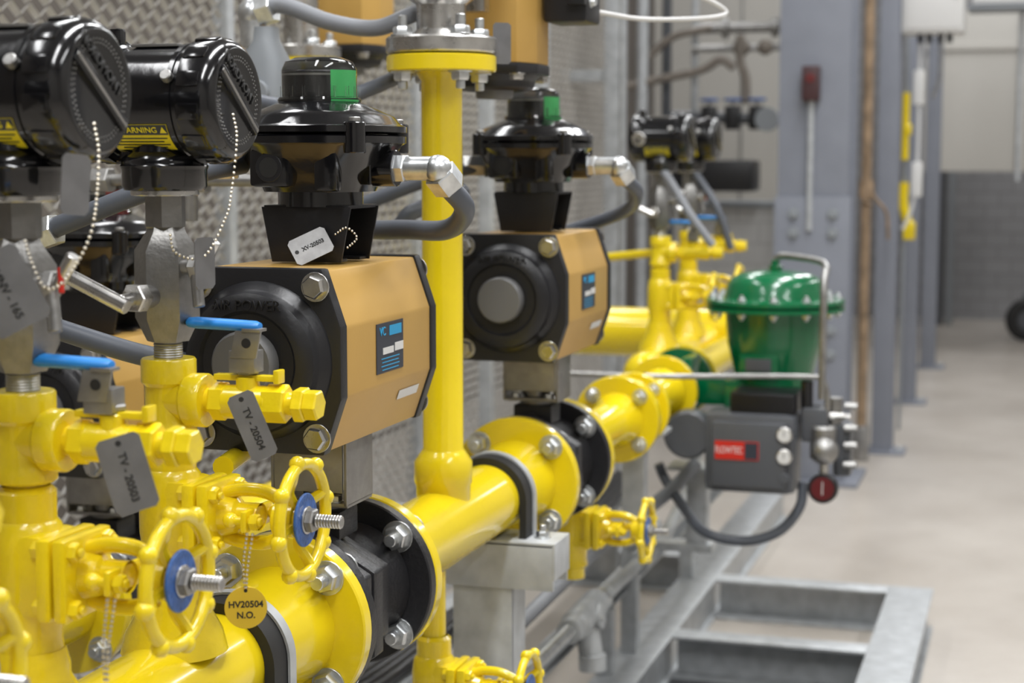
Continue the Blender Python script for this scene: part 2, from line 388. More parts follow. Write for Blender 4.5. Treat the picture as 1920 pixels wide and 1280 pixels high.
b.tube([(-1.7,2.3,H0-.03),(-1.2,2.28,H0-.03),(-1.05,2.28,H0-.03)],.009,STLD); b.hexa((-1.36,2.28,H0-.03),(-1.33,2.28,H0-.03),.02,STLD); b.hexa((-1.2,2.28,H0-.03),(-1.17,2.28,H0-.03),.02,STLD)
b.cyl((-1.2,2.28,H0-.03),(-1.2,2.28,H0-.09),.012,STLD)
b.done()
# ---------------- transmitter stacks ----------------
def transmitter(x,y):
    b=B('pressure_transmitter',(x,y,H0+.058))
    pr=[(0,-.08),(.05,-.08),(.057,-.075),(.060,-.068),(.060,-.046),(.056,-.043),(.056,-.040),(.0535,-.038),(.0535,.030),(.057,.032),(.057,.037),(.0555,.038),(.0555,.042),(.060,.045),(.061,.070),(.057,.079),(.052,.083),(.05,.0835),(.046,.082),(0,.082)]
    b.lathe(pr,(0,0,0),(1,0,0),BLKG,64)
    for i in range(12):
        a=i*math.pi/6+.2; c,s_=math.cos(a),math.sin(a)
        R=Matrix.Rotation(a,3,'X')
        for xx in (.058,-.058): b.box((xx,.0595*c,.0595*s_),(.024,.006,.016),BLKG,bev=.0025,R=R)
    for i in range(56):
        a=i*2*math.pi/56
        for rr in (.043,.0395): b.sphere((.0822,rr*math.cos(a+rr*9),rr*math.sin(a+rr*9)),.0009,STLD,seg=6)
    R=Matrix.Rotation(math.radians(-38),3,'X')
    b.box((.0835,0,0),(.004,.096,.011),BLKG,bev=.001,R=R); b.box((.0857,0,.0),(.0008,.095,.003),STL,bev=0,R=R)
    b.lathe([(.030,-.03),(.034,-.050),(.0415,-.056),(.0425,-.060),(.0425,-.062),(.044,-.064),(.0425,-.068),(.0425,-.084),(.040,-.088),(0,-.088)],(0,0,0),(0,0,1),BLKG,40)
    b.box((-.01,0,-.045),(.07,.04,.03),BLKG,bev=.012)
    b.cyl((-.048,-.02,-.004),(-.048,-.058,-.004),.023,BLKG,bev=.003)
    b.lathe([(.018,0),(.018,.004),(.016,.006),(.010,.006),(.009,.003),(0,.003)],(-.048,-.057,-.004),(0,-1,0),STL,28)
    b.box((-.05,0,.063),(.016,.012,.02),BLKG,bev=.004)
    b.cyl((.035,-.053,.02),(.035,-.06,.024),.006,STLD)
    b.box((0,0,.0545),(.05,.03,.003),STLD,bev=.0005)
    b.disc((0,0,-.0935),(0,0,1),.034,.006,STL,bev=.001)
    vs=[];fs=[];n=10
    for i in range(n+1):
        a=math.radians(-26-i*3.6)
        for xx in (-.036,.029): vs.append((xx,-.0542*math.cos(a),.0542*math.sin(a)))
    for i in range(n): fs.append([2*i,2*i+1,2*i+3,2*i+2])
    b.raw(vs,fs,LABY)
    vs=[];fs=[]
    for i in range(4):
        a=math.radians(-26.5-i*4)
        for xx in (-.0355,.0285): vs.append((xx,-.0544*math.cos(a),.0544*math.sin(a)))
    for i in range(3): fs.append([2*i,2*i+1,2*i+3,2*i+2])
    b.raw(vs,fs,LABK)
    ob=b.done()
    def onlab(deg,t,size,xo=0,m=INK,sx=1.):
        a=math.radians(deg); nrm=(0,-math.cos(a),math.sin(a)); up=(0,math.sin(a),math.cos(a))
        text(ob,t,size,(-.0035+xo,-.0549*math.cos(a),.0549*math.sin(a)),nrm,up,m,ext=.0002,name='warning_lettering',sx=sx)
    bb=B('warning_bars')
    for d in range(4):
        a=math.radians(-43-d*4.6); bb.box((-.0035,-.0545*math.cos(a),.0545*math.sin(a)),(.058-.01*(d%2),.0008,.0010),LABK,bev=0,R=Matrix.Rotation(-a,3,'X'))
    a=math.radians(-32.5)
    for xx in (-.031,.024): bb.prism([(-.0035,-.003),(.0035,-.003),(0,.0035)],(xx,-.0547*math.cos(a),.0547*math.sin(a)),(0,-math.cos(a),math.sin(a)),.0005,LABY,bev=0,up=(0,math.sin(a),math.cos(a)))
    bo=bb.done(); bo.parent=ob
    onlab(-32.5,'WARNING',.0088,m=LABY)
    text(ob,'NORDMONT',.013,(.0832,.003,.022),(1,0,0),rotv((0,0,1),(1,0,0),math.radians(-38)),CAPT,ext=.0008,name='cap_lettering')
    return ob
def needle_valve(x,y):
    b=B('needle_valve',(x,y,H0)); 
    b.hexa((0,0,-.034),(0,0,-.068),.021,STLB,rot=.2)
    b.lathe([(.018,-.066),(.020,-.072),(.032,-.090),(.0325,-.158),(.021,-.182),(.0,-.183)],(0,0,0),(0,0,1),STLB,6,rot=.35)
    for k in range(7): b.torus((0,0,-.185-k*.0025),(0,0,1),.0135,.0014,STLD,seg=20,n=6)
    b.cyl((0,0,-.17),(0,0,-.205),.0135,STLD)
    b.cyl((-.004,-.02,-.135),(-.006,-.045,-.135),.012,STLD); b.hexa((-.006,-.04,-.135),(-.008,-.056,-.135),.015,STL); b.cyl((-.008,-.05,-.135),(-.010,-.075,-.137),.007,STL)
    d=V((.88,0,-.40)).normalized(); c=V((-.034,-.074,-.128))
    b.cyl(c-d*.036,c+d*.034,.0078,STL,seg=20)
    b.cyl((.02,-.01,-.105),(.045,-.012,-.105),.009,STLD); b.hexa((.034,-.012,-.105),(.044,-.012,-.105),.013,STLD)
    b.cyl((.045,-.012,-.105),(.062,-.014,-.08),.006,STL); b.cyl((.04,-.014,-.11),(.046,-.02,-.145),.006,STLD)
    b.cyl((.05,-.016,-.09),(.052,-.018,-.112),.0025,RED)
    return b.done()
def test_valve(x,y,hz=0.,hx=0.):
    b=B('test_ball_valve',(x,y,H0-.237)); m=YCAST
    b.lathe([(.0,.038),(.0265,.038),(.028,.036),(.028,.014),(.0245,.01),(.0245,-.024),(.0275,-.028),(.0275,-.040),(.025,-.042),(0,-.042)],(0,0,0),(0,0,1),m,28)
    b.cyl((0,0,-.04),(0,0,-.075),.0185,m)
    b.lathe([(.024,0),(.024,.02),(.0275,.024),(.0275,.042),(.026,.044),(.013,.044),(.013,.052)],(0,0,-.004),(1,0,0),m,28)
    b.hexa((.05,0,-.004),(.066,0,-.004),.0195,m,rot=.3); b.cyl((.064,0,-.004),(.112,0,-.004),.0175,m); b.hexa((.108,0,-.004),(.132,0,-.004),.0195,m,rot=.3)
    b.cyl((.13,0,-.004),(.142,0,-.004),.012,m); b.hexa((.14,0,-.004),(.152,0,-.004),.018,m,rot=.1); b.hexa((.151,0,-.004),(.166,0,-.004),.0155,m,rot=.1)
    b.cyl((.088,0,.0),(.088,0,.022),.012,m); b.box((.088,0,.021),(.07,.012,.006),m,bev=.001); b.box((.122,0,.023),(.006,.016,.014),m)
    b.hexa((.088,0,.024),(.088,0,.030),.012,STLD)
    b.box((.088+hx*.5,-.003,.038+hz*.5),(.028,.022,.022),STLD,bev=.001)
    b.prism([(-.014,0),(.014,0),(.02,.027),(-.008,.027)],(.09+hx,-.012,.042+hz),(0,-1,0),.003,STLD,bev=.0005,up=(0,0,1))
    b.cyl((.094+hx,-.0149,.057+hz),(.094+hx,-.0156,.057+hz),.005,INK)
    b.lathe([(0,0),(.006,.001),(.0088,.006),(.0092,.04),(.0095,.07),(.008,.078),(.004,.081),(0,.082)],(.106+hx,-.006,.073+hz),(-1,0,.03),BLUE,20,sy=.62)
    b.box((.1+hx,-.009,.070+hz),(.02,.016,.003),STLD,bev=.0005)
    return b.done()
def gate_valve(x,y,z,up=1,s=1.,name='gate_valve',blue=True,stub=.14):
    b=B(name,(x,y,z)); m=YCAST
    b.lathe([(.021,.075),(.026,.07),(.026,.045),(.03,.04),(.033,.02),(.033,-.02),(.03,-.04),(.028,-.06),(.03,-.075)],(0,0,0),(0,0,1),m,28)
    b.box((.01,0,0),(.056,.062,.075),m,bev=.012)
    for xx,t in ((.038,.014),(.054,.013)):
        b.box((xx,0,0),(t,.078,.072),m,bev=.004)
    for sy in (-1,1):
        for sz in (-1,1):
            b.bolt((.06,sy*.028,sz*.025),(1,0,0),.0085,m,t=.008,stud=.004,washer=False); b.bolt((.032,sy*.028,sz*.025),(-1,0,0),.0085,m,t=.008,washer=False)
    b.lathe([(.022,.06),(.018,.075),(.014,.078),(.014,.1)],(0,0,0),(1,0,0),m,24)
    for sz in (-1,1):
        b.tube([(.06,0,sz*.022),(.08,0,sz*.027),(.105,0,sz*.026),(.125,0,sz*.018)],.007,m,seg=10)
        b.cyl((.078,sz*.024,0),(.112,sz*.024,0),.0045,m); b.hexa((.1,sz*.024,0),(.109,sz*.024,0),.0085,m); b.sphere((.078,sz*.024,0),.008,m)
    b.box((.095,0,0),(.007,.062,.022),m,bev=.003)
    b.cyl((.118,0,0),(.140,0,0),.019,m)
    wx=.146; Rw=.056
    b.torus((wx,0,0),(1,0,0),Rw,.0062,m,seg=48,n=12)
    for i in range(8):
        a=i*math.pi/4+.2
        b.sphere((wx,Rw*1.06*math.cos(a),Rw*1.06*math.sin(a)),.0085,m,seg=12)
    for i in range(4):
        a=i*math.pi/2+.35; c,s_=math.cos(a),math.sin(a)
        b.tube([(wx-.006,.012*c,.012*s_),(wx-.010,.03*c,.03*s_),(wx-.004,.045*c,.045*s_),(wx,Rw*c,Rw*s_)],.0055,m,seg=8)
    b.cyl((wx-.016,0,0),(wx+.002,0,0),.016,m)
    if blue: b.disc((wx+.001,0,0),(1,0,0),.027,.003,BLUED,bev=.0008,seg=40)
    b.disc((wx+.004,0,0),(1,0,0),.014,.002,STL,bev=.0004); b.hexa((wx+.005,0,0),(wx+.014,0,0),.0125,STLD)
    b.cyl((wx+.014,0,0),(wx+.042,0,0),.0055,STLD)
    for k in range(9): b.torus((wx+.0158+k*.0031,0,0),(1,0,0),.0058,.0011,STL,seg=18,n=6)
    if up>0:
        b.lathe([(.03,-.07),(.034,-.085),(.034,-.095),(.05,-.125),(.055,-.145)],(0,0,0),(0,0,1),m,32)
        b.cyl((0,0,.06),(0,0,.1),.018,m)
    else:
        b.cyl((0,0,.06),(0,0,stub),.018,m); b.lathe([(.03,-.075),(.024,-.08),(.024,-.10),(0,-.10)],(0,0,0),(0,0,1),m,24)
    ob=b.done(); ob.scale=(s,s,s); return ob
def stack(x,y,hz=0,hx=0):
    transmitter(x,y); needle_valve(x,y); test_valve(x,y,hz,hx); gate_valve(x,y,H0-.357)
stack(PX,.985); stack(PX,1.28,-.009,-.014); stack(PX,1.54)
for y in (4.42,4.80): stack(-.95,y)
b=B('yellow_header_pipe',(0,0,0))
b.cyl((-.95,4.25,PZ),(-.95,5.1,PZ),.057,YEL,seg=40); b.sphere((-.95,4.25,PZ),.057,YEL,seg=24)
b.cyl((-2.2,5.1,PZ+.02),(-.85,5.1,PZ+.02),.075,YEL,seg=40,bev=.01)
b.done()
b=B('yellow_impulse_pipe',(0,0,0)); b.tube([(-1.6,4.6,H0-.30),(-1.2,4.5,H0-.27),(-.97,4.44,H0-.245)],.012,YEL); b.tube([(-1.12,2.3,H0-.37),(-1.0,2.2,H0-.355),(-.86,1.7,H0-.34)],.012,YEL); b.done()
# ---------------- tags and chains ----------------
def tag(name,c,normal,up,w,h,m,lines,size,tm=INK,hole=True):
    b=B(name,c); k=.004
    poly=[(-w/2+k,-h/2),(w/2-k,-h/2),(w/2,-h/2+k),(w/2,h/2-k),(w/2-k,h/2),(-w/2+k,h/2),(-w/2,h/2-k),(-w/2,-h/2+k)]
    b.prism(poly,(0,0,0),normal,.001,m,bev=0,up=up)
    R=frame(normal,up)
    if hole: b.disc(R@V((-w/2+.006,0,.0009)),normal,.0025,.0004,INK,bev=.0001,seg=14)
    ob=b.done()
    for i,l in enumerate(lines):
        text(ob,l,size,R@V((.003 if hole else 0,((len(lines)-1)/2-i)*size*1.1,.0014)),normal,up,tm,ext=.0002,bold=.0002)
    return ob
nv=V((.42,-.9,.08)).normalized()
def tilt(deg,n=nv):
    R=frame(n,(0,0,1)); a=math.radians(deg); return R@V((math.sin(a),math.cos(a),0))
tag('valve_tag',(-.724,1.495,H0-.257),nv,tilt(68),.068,.027,TAG,['TV - 20504'],.0095)
tag('valve_tag',(-.708,1.228,H0-.256),nv,tilt(74),.064,.037,TAG,['TV - 20503'],.0092)
tag('valve_tag',(-.792,1.19,H0-.105),nv,tilt(63),.066,.048,TAG,['MNV - 165'],.0095)
tag('valve_tag',(-.757,1.24,H0-.02),V((.9,-.3,0)),(0,-.1,-1),.03,.05,TAG,[],.01,hole=False)
n3=V((.30,-.85,.40)).normalized()
tag('valve_tag',(-.822,1.862,H0-.1015),n3,tilt(-27,n3),.048,.034,TAGW,['XV-20503'],.0068)
tag('valve_tag',(-.775,1.50,H0-.10),V((.95,-.2,0)),(0,0,1),.03,.05,TAG,[],.01,hole=False)
tag('valve_tag',(-.76,2.42,H0+.17),V((.6,-.75,0)).normalized(),(0,0,1),.028,.06,TAG,[],.01,hole=False)
b=B('valve_tag',(-.722,1.47,H0-.431)); b.disc((0,0,0),nv,.0205,.001,TAGY,bev=.0002,seg=40); R=frame(nv,(0,0,1))
b.disc(R@V((0,.0165,.001)),nv,.0018,.0003,INK,bev=.0001,seg=12); ob=b.done()
text(ob,'HV20504',.0088,R@V((0,.003,.0013)),nv,(0,0,1),INK,ext=.0002,bold=.0002); text(ob,'N.O.',.0088,R@V((0,-.0075,.0013)),nv,(0,0,1),INK,ext=.0002,bold=.0002)
b=B('valve_tag',(-.722,1.21,H0-.455)); b.disc((0,0,0),V((1,.35,0)),.0195,.001,TAGY,bev=.0002,seg=40); b.done()
def chain(pts,r=.0017): b=B('bead_chain'); b.chain([(p[0],p[1],p[2]+H0) for p in pts],r,CHAIN); b.done()
chain([(-.752,1.264,.03),(-.748,1.263,0),(-.752,1.256,-.0575),(-.76,1.23,-.095),(-.777,1.225,-.105),(-.79,1.225,-.084),(-.80,1.23,-.063)])
chain([(-.752,1.521,.044),(-.748,1.52,.02),(-.752,1.515,-.03),(-.756,1.51,-.055),(-.775,1.50,-.093),(-.80,1.49,-.09),(-.812,1.5,-.07)])
chain([(-.722,1.475,-.36),(-.724,1.47,-.39),(-.722,1.469,-.412)]); chain([(-.716,1.475,-.36),(-.719,1.469,-.39),(-.721,1.469,-.412)])
chain([(-.722,1.215,-.36),(-.724,1.21,-.40),(-.722,1.209,-.436)]); chain([(-.715,1.215,-.36),(-.719,1.209,-.40),(-.721,1.209,-.436)])
chain([(-.80,1.885,-.088),(-.785,1.883,-.080),(-.775,1.89,-.092),(-.79,1.895,-.105)])
# drain valves
gate_valve(PX,2.33,H0-.775,up=-1,stub=.19,name='drain_valve'); gate_valve(PX,3.12,H0-.70,up=-1,stub=.12,name='drain_valve')
# ---------------- pipe clamps & supports ----------------
RUB=mat('rubber_liner',(.012,.012,.012),.6)
def support(y,x=PX,pz=PZ,post=True,r=.057):
    b=B('pipe_support_stand',(x,y,0))
    seg=24; 
    for (r0,r1,w,m,oy) in ((r+.0005,r+.012,.046,RUB,0),(r+.0125,r+.0155,.016,GALV,.018)):
        vs=[];fs=[]
        prof=[]
        for i in range(seg+1):
            a=math.pi*i/seg; prof.append(((r0*math.cos(a),r0*math.sin(a)),(r1*math.cos(a),r1*math.sin(a))))
        prof=[((r0,-.062),(r1,-.062))]+prof+[((-r0,-.062),(-r1,-.062))]
        for (p,q) in prof:
            for yy in (-w/2+oy,w/2+oy): vs.append((p[0],yy,pz+p[1])); vs.append((q[0],yy,pz+q[1]))
        n=len(prof)
        for i in range(n-1):
            o=i*4; fs+=[[o,o+4,o+6,o+2],[o+1,o+3,o+7,o+5],[o,o+1,o+5,o+4],[o+2,o+6,o+7,o+3]]
        b.raw(vs,fs,m)
    zt=pz-.06
    b.box((0.01,0,zt-.004),(.22,.09,.008),GALV); b.box((0.01,-.041,zt-.04),(.22,.008,.075),GALV); b.box((0.01,.041,zt-.04),(.22,.008,.075),GALV)
    b.box((.12,0,zt-.03),(.006,.09,.06),GALV)
    for sx in (-1,1): b.bolt((sx*.09,0,zt),(0,0,1),.011,ZINC,stud=.01)
    if post:
        z1=zt-.075
        b.box((0,-.035,z1/2+.02),(.10,.008,z1),GALV); b.box((-.046,.0,z1/2+.02),(.008,.075,z1),GALV); b.box((.046,0,z1/2+.02),(.008,.075,z1),GALV)
        b.box((0,0,.014),(.16,.14,.012),GALV)
        b.box((0,0,.004),(.16,.14,.009),GALV)
    b.done()
support(1.655); support(2.60); support(2.05,x=X2,pz=Z2)
b=B('pipe_support_bracket',(0,0,0))
b.box((-1.29,3.74,.515),(.98,.04,.04),GALV); b.box((-1.78,3.74,.315),(.05,.05,.40),GALV)
b.box((PX-.02,3.74,.63),(.05,.045,.21),GALV); b.box((PX-.01,3.74,.741),(.13,.09,.010),GALV); b.box((PX,3.74,.753),(.08,.05,.014),RUB)
b.done()
# ---------------- skid frame ----------------
b=B('skid_base_frame',(0,0,0))
def chan_y(x,y0,y1,w=.1,h=.12,t=.008):
    b.box((x,(y0+y1)/2,h-t/2),(w,y1-y0,t),GALV); b.box((x,(y0+y1)/2,t/2),(w,y1-y0,t),GALV); b.box((x+w/2-.02,(y0+y1)/2,h/2),(t,y1-y0,h-2*t),GALV,bev=0)
def chan_x(y,x0,x1,w=.08,h=.12,t=.008):
    b.box(((x0+x1)/2,y,h-t/2-.0005),(x1-x0,w,t),GALV); b.box(((x0+x1)/2,y,t/2+.0005),(x1-x0,w,t),GALV); b.box(((x0+x1)/2,y+w/2-t/2,h/2),(x1-x0,t,h-2*t),GALV,bev=0)
chan_y(-.93,1.0,6.4,w=.11); chan_y(-.317,1.0,4.97,w=.125); chan_y(-1.8,1.0,6.4)
for y in (1.4,2.6,3.5,4.30,4.93): chan_x(y,-.875,-.38)
for y in (1.4,2.6,3.7,5.2): chan_x(y,-1.75,-.985)
b.done()
b=B('dark_floor_plate',(-.63,3.90,.006)); b.box((0,0,0),(.49,.70,.012),DKPLATE,bev=.002)  # dark ribbed plate laid over the dark floor area inside the skid
for k in range(16): b.box((0,-.32+k*.0417,.008),(.48,.006,.006),DKPLATE,bev=0)
b.done()
b=B('cable_support_rail',(0,0,0))
b.box((-.99,3.9,.30),(.004,3.6,.04),GALV); b.box((-.97,3.9,.32),(.04,3.6,.004),GALV); b.box((-.97,3.9,.28),(.04,3.6,.004),GALV)
for y in (2.9,3.9,4.9): b.box((-.965,y,.2),(.04,.04,.16),GALV)
b.done()
b=B('steel_conduit',(0,0,0)); cz=H0-.985; cx=-.915
b.tube([(cx,2.2,cz),(cx,3.42,cz)],.018,ZINC,sub=1,seg=20)
b.cyl((cx,3.38,cz),(cx,3.42,cz),.027,GALV); b.cyl((cx,3.42,cz),(cx,3.62,cz+.005),.032,GALV,bev=.01); b.cyl((cx,3.52,cz),(cx+.02,3.50,cz-.10),.026,GALV); b.cyl((cx+.02,3.50,cz-.08),(cx+.022,3.498,cz-.115),.03,GALV)
b.disc((cx+.03,3.52,cz),(1,0,.1),.028,.008,GALV); b.bolt((cx+.038,3.50,cz),(1,0,0),.006,ZINC)
b.cyl((cx,3.60,cz),(cx,3.66,cz),.027,ZINC)
b.tube([(cx,3.62,cz),(cx,4.3,cz),(cx,4.45,cz+.02),(cx+.03,4.55,cz+.12),(cx+.06,4.58,cz+.3)],.016,GALV,seg=16)
b.cyl((cx,4.02,cz),(cx,4.12,cz),.028,GALV)
b.tube([(cx-.1,3.3,.38),(cx-.03,3.8,.46),(cx+.08,4.0,.55),(cx+.14,4.05,.62)],.016,HOSEL)
b.done()
b=B('cable_bundle',(0,0,0))
for k in range(4): b.tube([(-1.25+k*.022,2.3,.40+.012*(k%2)),(-1.22+k*.022,2.9,.37),(-1.15+k*.02,3.5,.40+.01*k),(-1.18+k*.022,4.2,.38),(-1.2+k*.02,5.0,.40)],.011,BLK,seg=10)
b.box((-1.2,3.6,.35),(.14,2.9,.012),GALV)
for y in (2.4,3.7,4.9): b.box((-1.2,y,.235),(.05,.04,.23),GALV)
b.done()
b=B('steel_conduit',(0,0,0)); b.tube([(-1.9,3.35,.52),(-1.05,3.3,.52),(-1.0,3.3,.5)],.015,ZINC,sub=1); b.tube([(-1.9,3.0,.46),(-1.1,3.0,.46)],.014,ZINC,sub=1); b.tube([(-.93,1.62,H0-.45),(-1.02,1.6,H0-.475),(-1.06,1.57,H0-.51),(-1.07,1.55,H0-.6),(-1.07,1.55,.12)],.011,STLD); b.done()
# ---------------- hoses ----------------
def hose(name,pts,r,m=HOSE): b=B(name); b.tube([(p[0],p[1],p[2]+H0) for p in pts],r,m,seg=16,sub=10); return b
sz=-.122+.112
b=hose('flexible_conduit',[(PX+.158,1.945,sz-.02),(PX+.165,1.99,sz-.05),(PX+.12,2.05,sz-.078),(PX+.02,2.12,sz-.082),(PX-.15,2.25,sz-.1),(PX-.3,2.3,sz-.2)],.013); b.done()
b=hose('flexible_conduit',[(PX+.158,2.865,sz-.02),(PX+.165,2.93,sz-.05),(PX+.1,3.05,sz-.09),(PX-.1,3.1,sz-.15)],.012); b.done()
b=hose('flexible_conduit',[(PX-.09,1.9,-.005),(-.95,1.83,-.015),(-1.03,1.80,-.045),(-1.14,1.8,-.085),(-1.3,1.85,-.13)],.0125); b.hexa((PX-.1,1.905,H0-.005),(PX-.12,1.89,H0-.006),.02,ZINC); b.hexa((-1.125,1.8,H0-.082),(-1.15,1.8,H0-.09),.02,ZINC); b.done()
b=hose('flexible_conduit',[(-1.25,1.8,-.17),(-1.11,1.75,-.194),(-.977,1.75,-.226),(-.9,1.8,-.24)],.0125); b.done()
b=hose('flexible_conduit',[(-1.14,2.4,.226),(-1.10,2.4,.232),(-1.022,2.4,.205),(-.95,2.4,.195),(-.90,2.42,.215),(-.86,2.5,.24)],.0125,HOSEL)
b.sphere((-1.15,2.4,H0+.222),.024,ZINC); b.hexa((-1.14,2.4,H0+.224),(-1.115,2.4,H0+.23),.024,ZINC); b.cyl((-1.15,2.4,H0+.22),(-1.15,2.4,H0+.17),.02,ZINC); b.done()
b=B('conduit_junction_box',(-1.13,2.4,H0+.12)); b.loft([(-.10,.03,.03,3),(-.06,.034,.03,3),(.03,.036,.032,3),(.06,.022,.022,2),(.08,.02,.02,2)],LGREY); b.cyl((0,-.03,-.02),(0,-.04,-.02),.02,LGREY); b.done()
b=hose('flexible_conduit',[(-1.1,2.2,.09),(-1.02,2.3,.075),(-.95,2.35,.10),(-.9,2.5,.15)],.011); b.done()
b=hose('flexible_conduit',[(PX-.09,2.85,sz),(PX-.14,2.8,sz-.01),(PX-.17,2.72,sz-.03),(PX-.3,2.7,sz-.08)],.013); b.hexa((PX-.09,2.85,H0+sz),(PX-.125,2.83,H0+sz),.02,ZINC); b.done()
b=hose('flexible_conduit',[(-1.3,2.8,-.10),(-1.0,2.55,-.11),(-.93,2.5,-.08),(-.88,2.6,-.05)],.013); b.done()
b=hose('flexible_conduit',[(-.97,4.42,.0),(-.92,4.38,-.05),(-.86,4.36,-.14),(-.80,4.36,-.22)],.011,HOSEL); b.done()
b=hose('flexible_conduit',[(-.97,4.8,.0),(-.92,4.78,-.05),(-.86,4.76,-.14),(-.82,4.76,-.25)],.011,HOSE); b.done()
b=hose('signal_cable',[(PX+.12,2.66,.37),(PX+.2,2.8,.31),(PX+.30,2.95,.265),(PX+.30,2.95,.245),(PX+.2,2.85,.235),(PX+.14,2.75,.24)],.004,WHT); b.done()
# ---------------- green control valve ----------------
GX,GY=-.592,4.05
b=B('control_valve',(GX,GY,H0)); g=GRN
b.lathe([(0,-.260),(.04,-.261),(.080,-.267),(.102,-.278),(.113,-.293),(.118,-.315),(.122,-.324),(.155,-.326),(.164,-.328),(.164,-.338),(.155,-.340),(0,-.340)],(0,0,0),(0,0,1),g,64)
b.lathe([(0,-.342),(.155,-.342),(.164,-.344),(.164,-.353),(.155,-.355),(.118,-.358),(.115,-.385),(.112,-.43),(.102,-.47),(.09,-.52),(.09,-.535),(0,-.535)],(0,0,0),(0,0,1),g,64)
for i in range(12):
    a=i*math.pi/6+.13; x,y=.147*math.cos(a),.147*math.sin(a)
    b.bolt((x,y,-.326),(0,0,1),.009,ZINC,stud=.006); b.bolt((x,y,-.355),(0,0,-1),.009,ZINC,stud=.006)
b.hexa((0,0,-.262),(0,0,-.248),.016,g); b.cyl((0,0,-.25),(0,0,-.236),.01,g)
b.box((-.02,-.095,-.475),(.09,.03,.05),g,bev=.006); b.box((-.02,-.112,-.475),(.06,.003,.03),DGREY,bev=.002)
b.box((-.03,0,-.57),(.16,.14,.11),g,bev=.02); b.box((-.14,0,-.55),(.10,.09,.07),g,bev=.015); b.box((-.2,0,-.52),(.03,.12,.10),g,bev=.01)
b.lathe([(.082,-.1),(.082,-.082),(.055,-.078),(.06,-.03),(.062,.0),(.06,.03),(.055,.078),(.082,.082),(.082,.1)],(PX-GX,0,-.545),(0,1,0),g,40)
b.cyl((PX-GX,0,-.56),(PX-GX+.1,0,-.55),.03,g)
b.box((-.02,-.17,-.665),(.21,.12,.185),DGREY,bev=.022); b.box((-.02,-.235,-.665),(.17,.02,.15),DGREY,bev=.008)
b.box((.005,-.14,-.552),(.15,.13,.05),BLK,bev=.008)
for k in range(5): b.box((.005,-.208,-.535-k*.009),(.14,.004,.004),BLK,bev=.001)
b.lathe([(0,0),(.05,.0),(.056,.006),(.056,.05),(.05,.07),(.04,.1)],(-.165,-.22,-.63),(0,1,0),DGREY,36)
b.box((-.12,-.15,-.63),(.06,.08,.07),DGREY,bev=.01)
b.box((-.045,-.2465,-.655),(.10,.002,.042),RED,bev=0); b.box((-.012,-.2475,-.655),(.03,.001,.038),LABK,bev=0)
for zz in (-.615,-.665):
    b.disc((.062,-.235,zz),(0,-1,0),.018,.016,STL,bev=.002); b.disc((.062,-.2505,zz),(0,-1,0),.0145,.001,WHT,bev=.0002); b.box((.062,-.2525,zz+.004),(.0015,.001,.012),INK,bev=0)
b.disc((.062,-.235,-.715),(0,-1,0),.012,.012,DGREY)
b.cyl((.14,-.17,-.60),(.14,-.17,-.68),.03,STLD,bev=.006); b.sphere((.145,-.19,-.655),.033,STLD,seg=20); b.box((.12,-.15,-.60),(.06,.07,.08),DGREY,bev=.01)
b.cyl((.16,-.13,-.54),(.16,-.13,-.64),.018,STLD); b.box((.18,-.12,-.66),(.04,.06,.12),DGREY,bev=.006)
b.cyl((.10,-.16,-.50),(.10,-.16,-.6),.014,BLK); b.hexa((.12,-.15,-.56),(.12,-.15,-.58),.014,STL)
b.hexa((.1,-.15,-.58),(.2,-.15,-.58),.008,STL)
for zz in (-.555,-.605,-.645,-.69): b.hexa((.185,-.16,zz),(.215,-.16,zz),.009,STLD)
b.cyl((.145,-.19,-.67),(.145,-.19,-.72),.01,STL); b.disc((.145,-.18,-.742),(0,-1,.1),.034,.03,BLK,bev=.004); b.disc((.145,-.2105,-.739),(0,-1,.1),.026,.001,mat('gauge_red_face',(.10,.008,.012),.3),bev=.0002); b.box((.145,-.213,-.738),(.002,.001,.03),WHT,bev=0)
ob=b.done()
text(ob,'FLOWTEC',.022,(-.063,-.2478,-.655),(0,-1,0),(0,0,1),WHT,ext=.0003,sx=.62)
b=B('instrument_air_tubing',(0,0,0))
b.tube([(-1.02,3.7,H0-.48),(-.80,3.75,H0-.485),(-.6,3.84,H0-.488),(-.47,3.88,H0-.49),(-.455,3.88,H0-.495),(-.445,3.88,H0-.53),(-.445,3.88,H0-.58)],.0065,STLD,sub=6)
b.tube([(GX,GY,H0-.235),(GX+.02,GY-.01,H0-.225),(GX+.10,GY-.05,H0-.232),(GX+.13,GY-.09,H0-.245),(GX+.135,GY-.17,H0-.285),(GX+.135,GY-.17,H0-.54)],.0085,STLD,sub=8); b.done()
b=B('flexible_conduit'); b.tube([(GX+.09,GY-.12,H0-.745),(GX+.085,GY-.14,H0-.80),(GX+.04,GY-.16,H0-.855),(GX-.04,GY-.17,H0-.88),(GX-.13,GY-.17,H0-.865),(GX-.19,GY-.10,H0-.83),(GX-.26,GY,H0-.78),(-.87,GY,H0-.74)],.012,HOSE,sub=8); b.done()
b=B('valve_support_post',(0,0,0)); b.box((-.78,4.1,.50),(.05,.05,.20),GALV); b.box((-.78,4.1,.60),(.14,.1,.01),GALV); b.box((-.85,4.1,.40),(.22,.06,.02),GALV); b.box((-.95,4.1,.26),(.04,.04,.28),GALV); b.done()
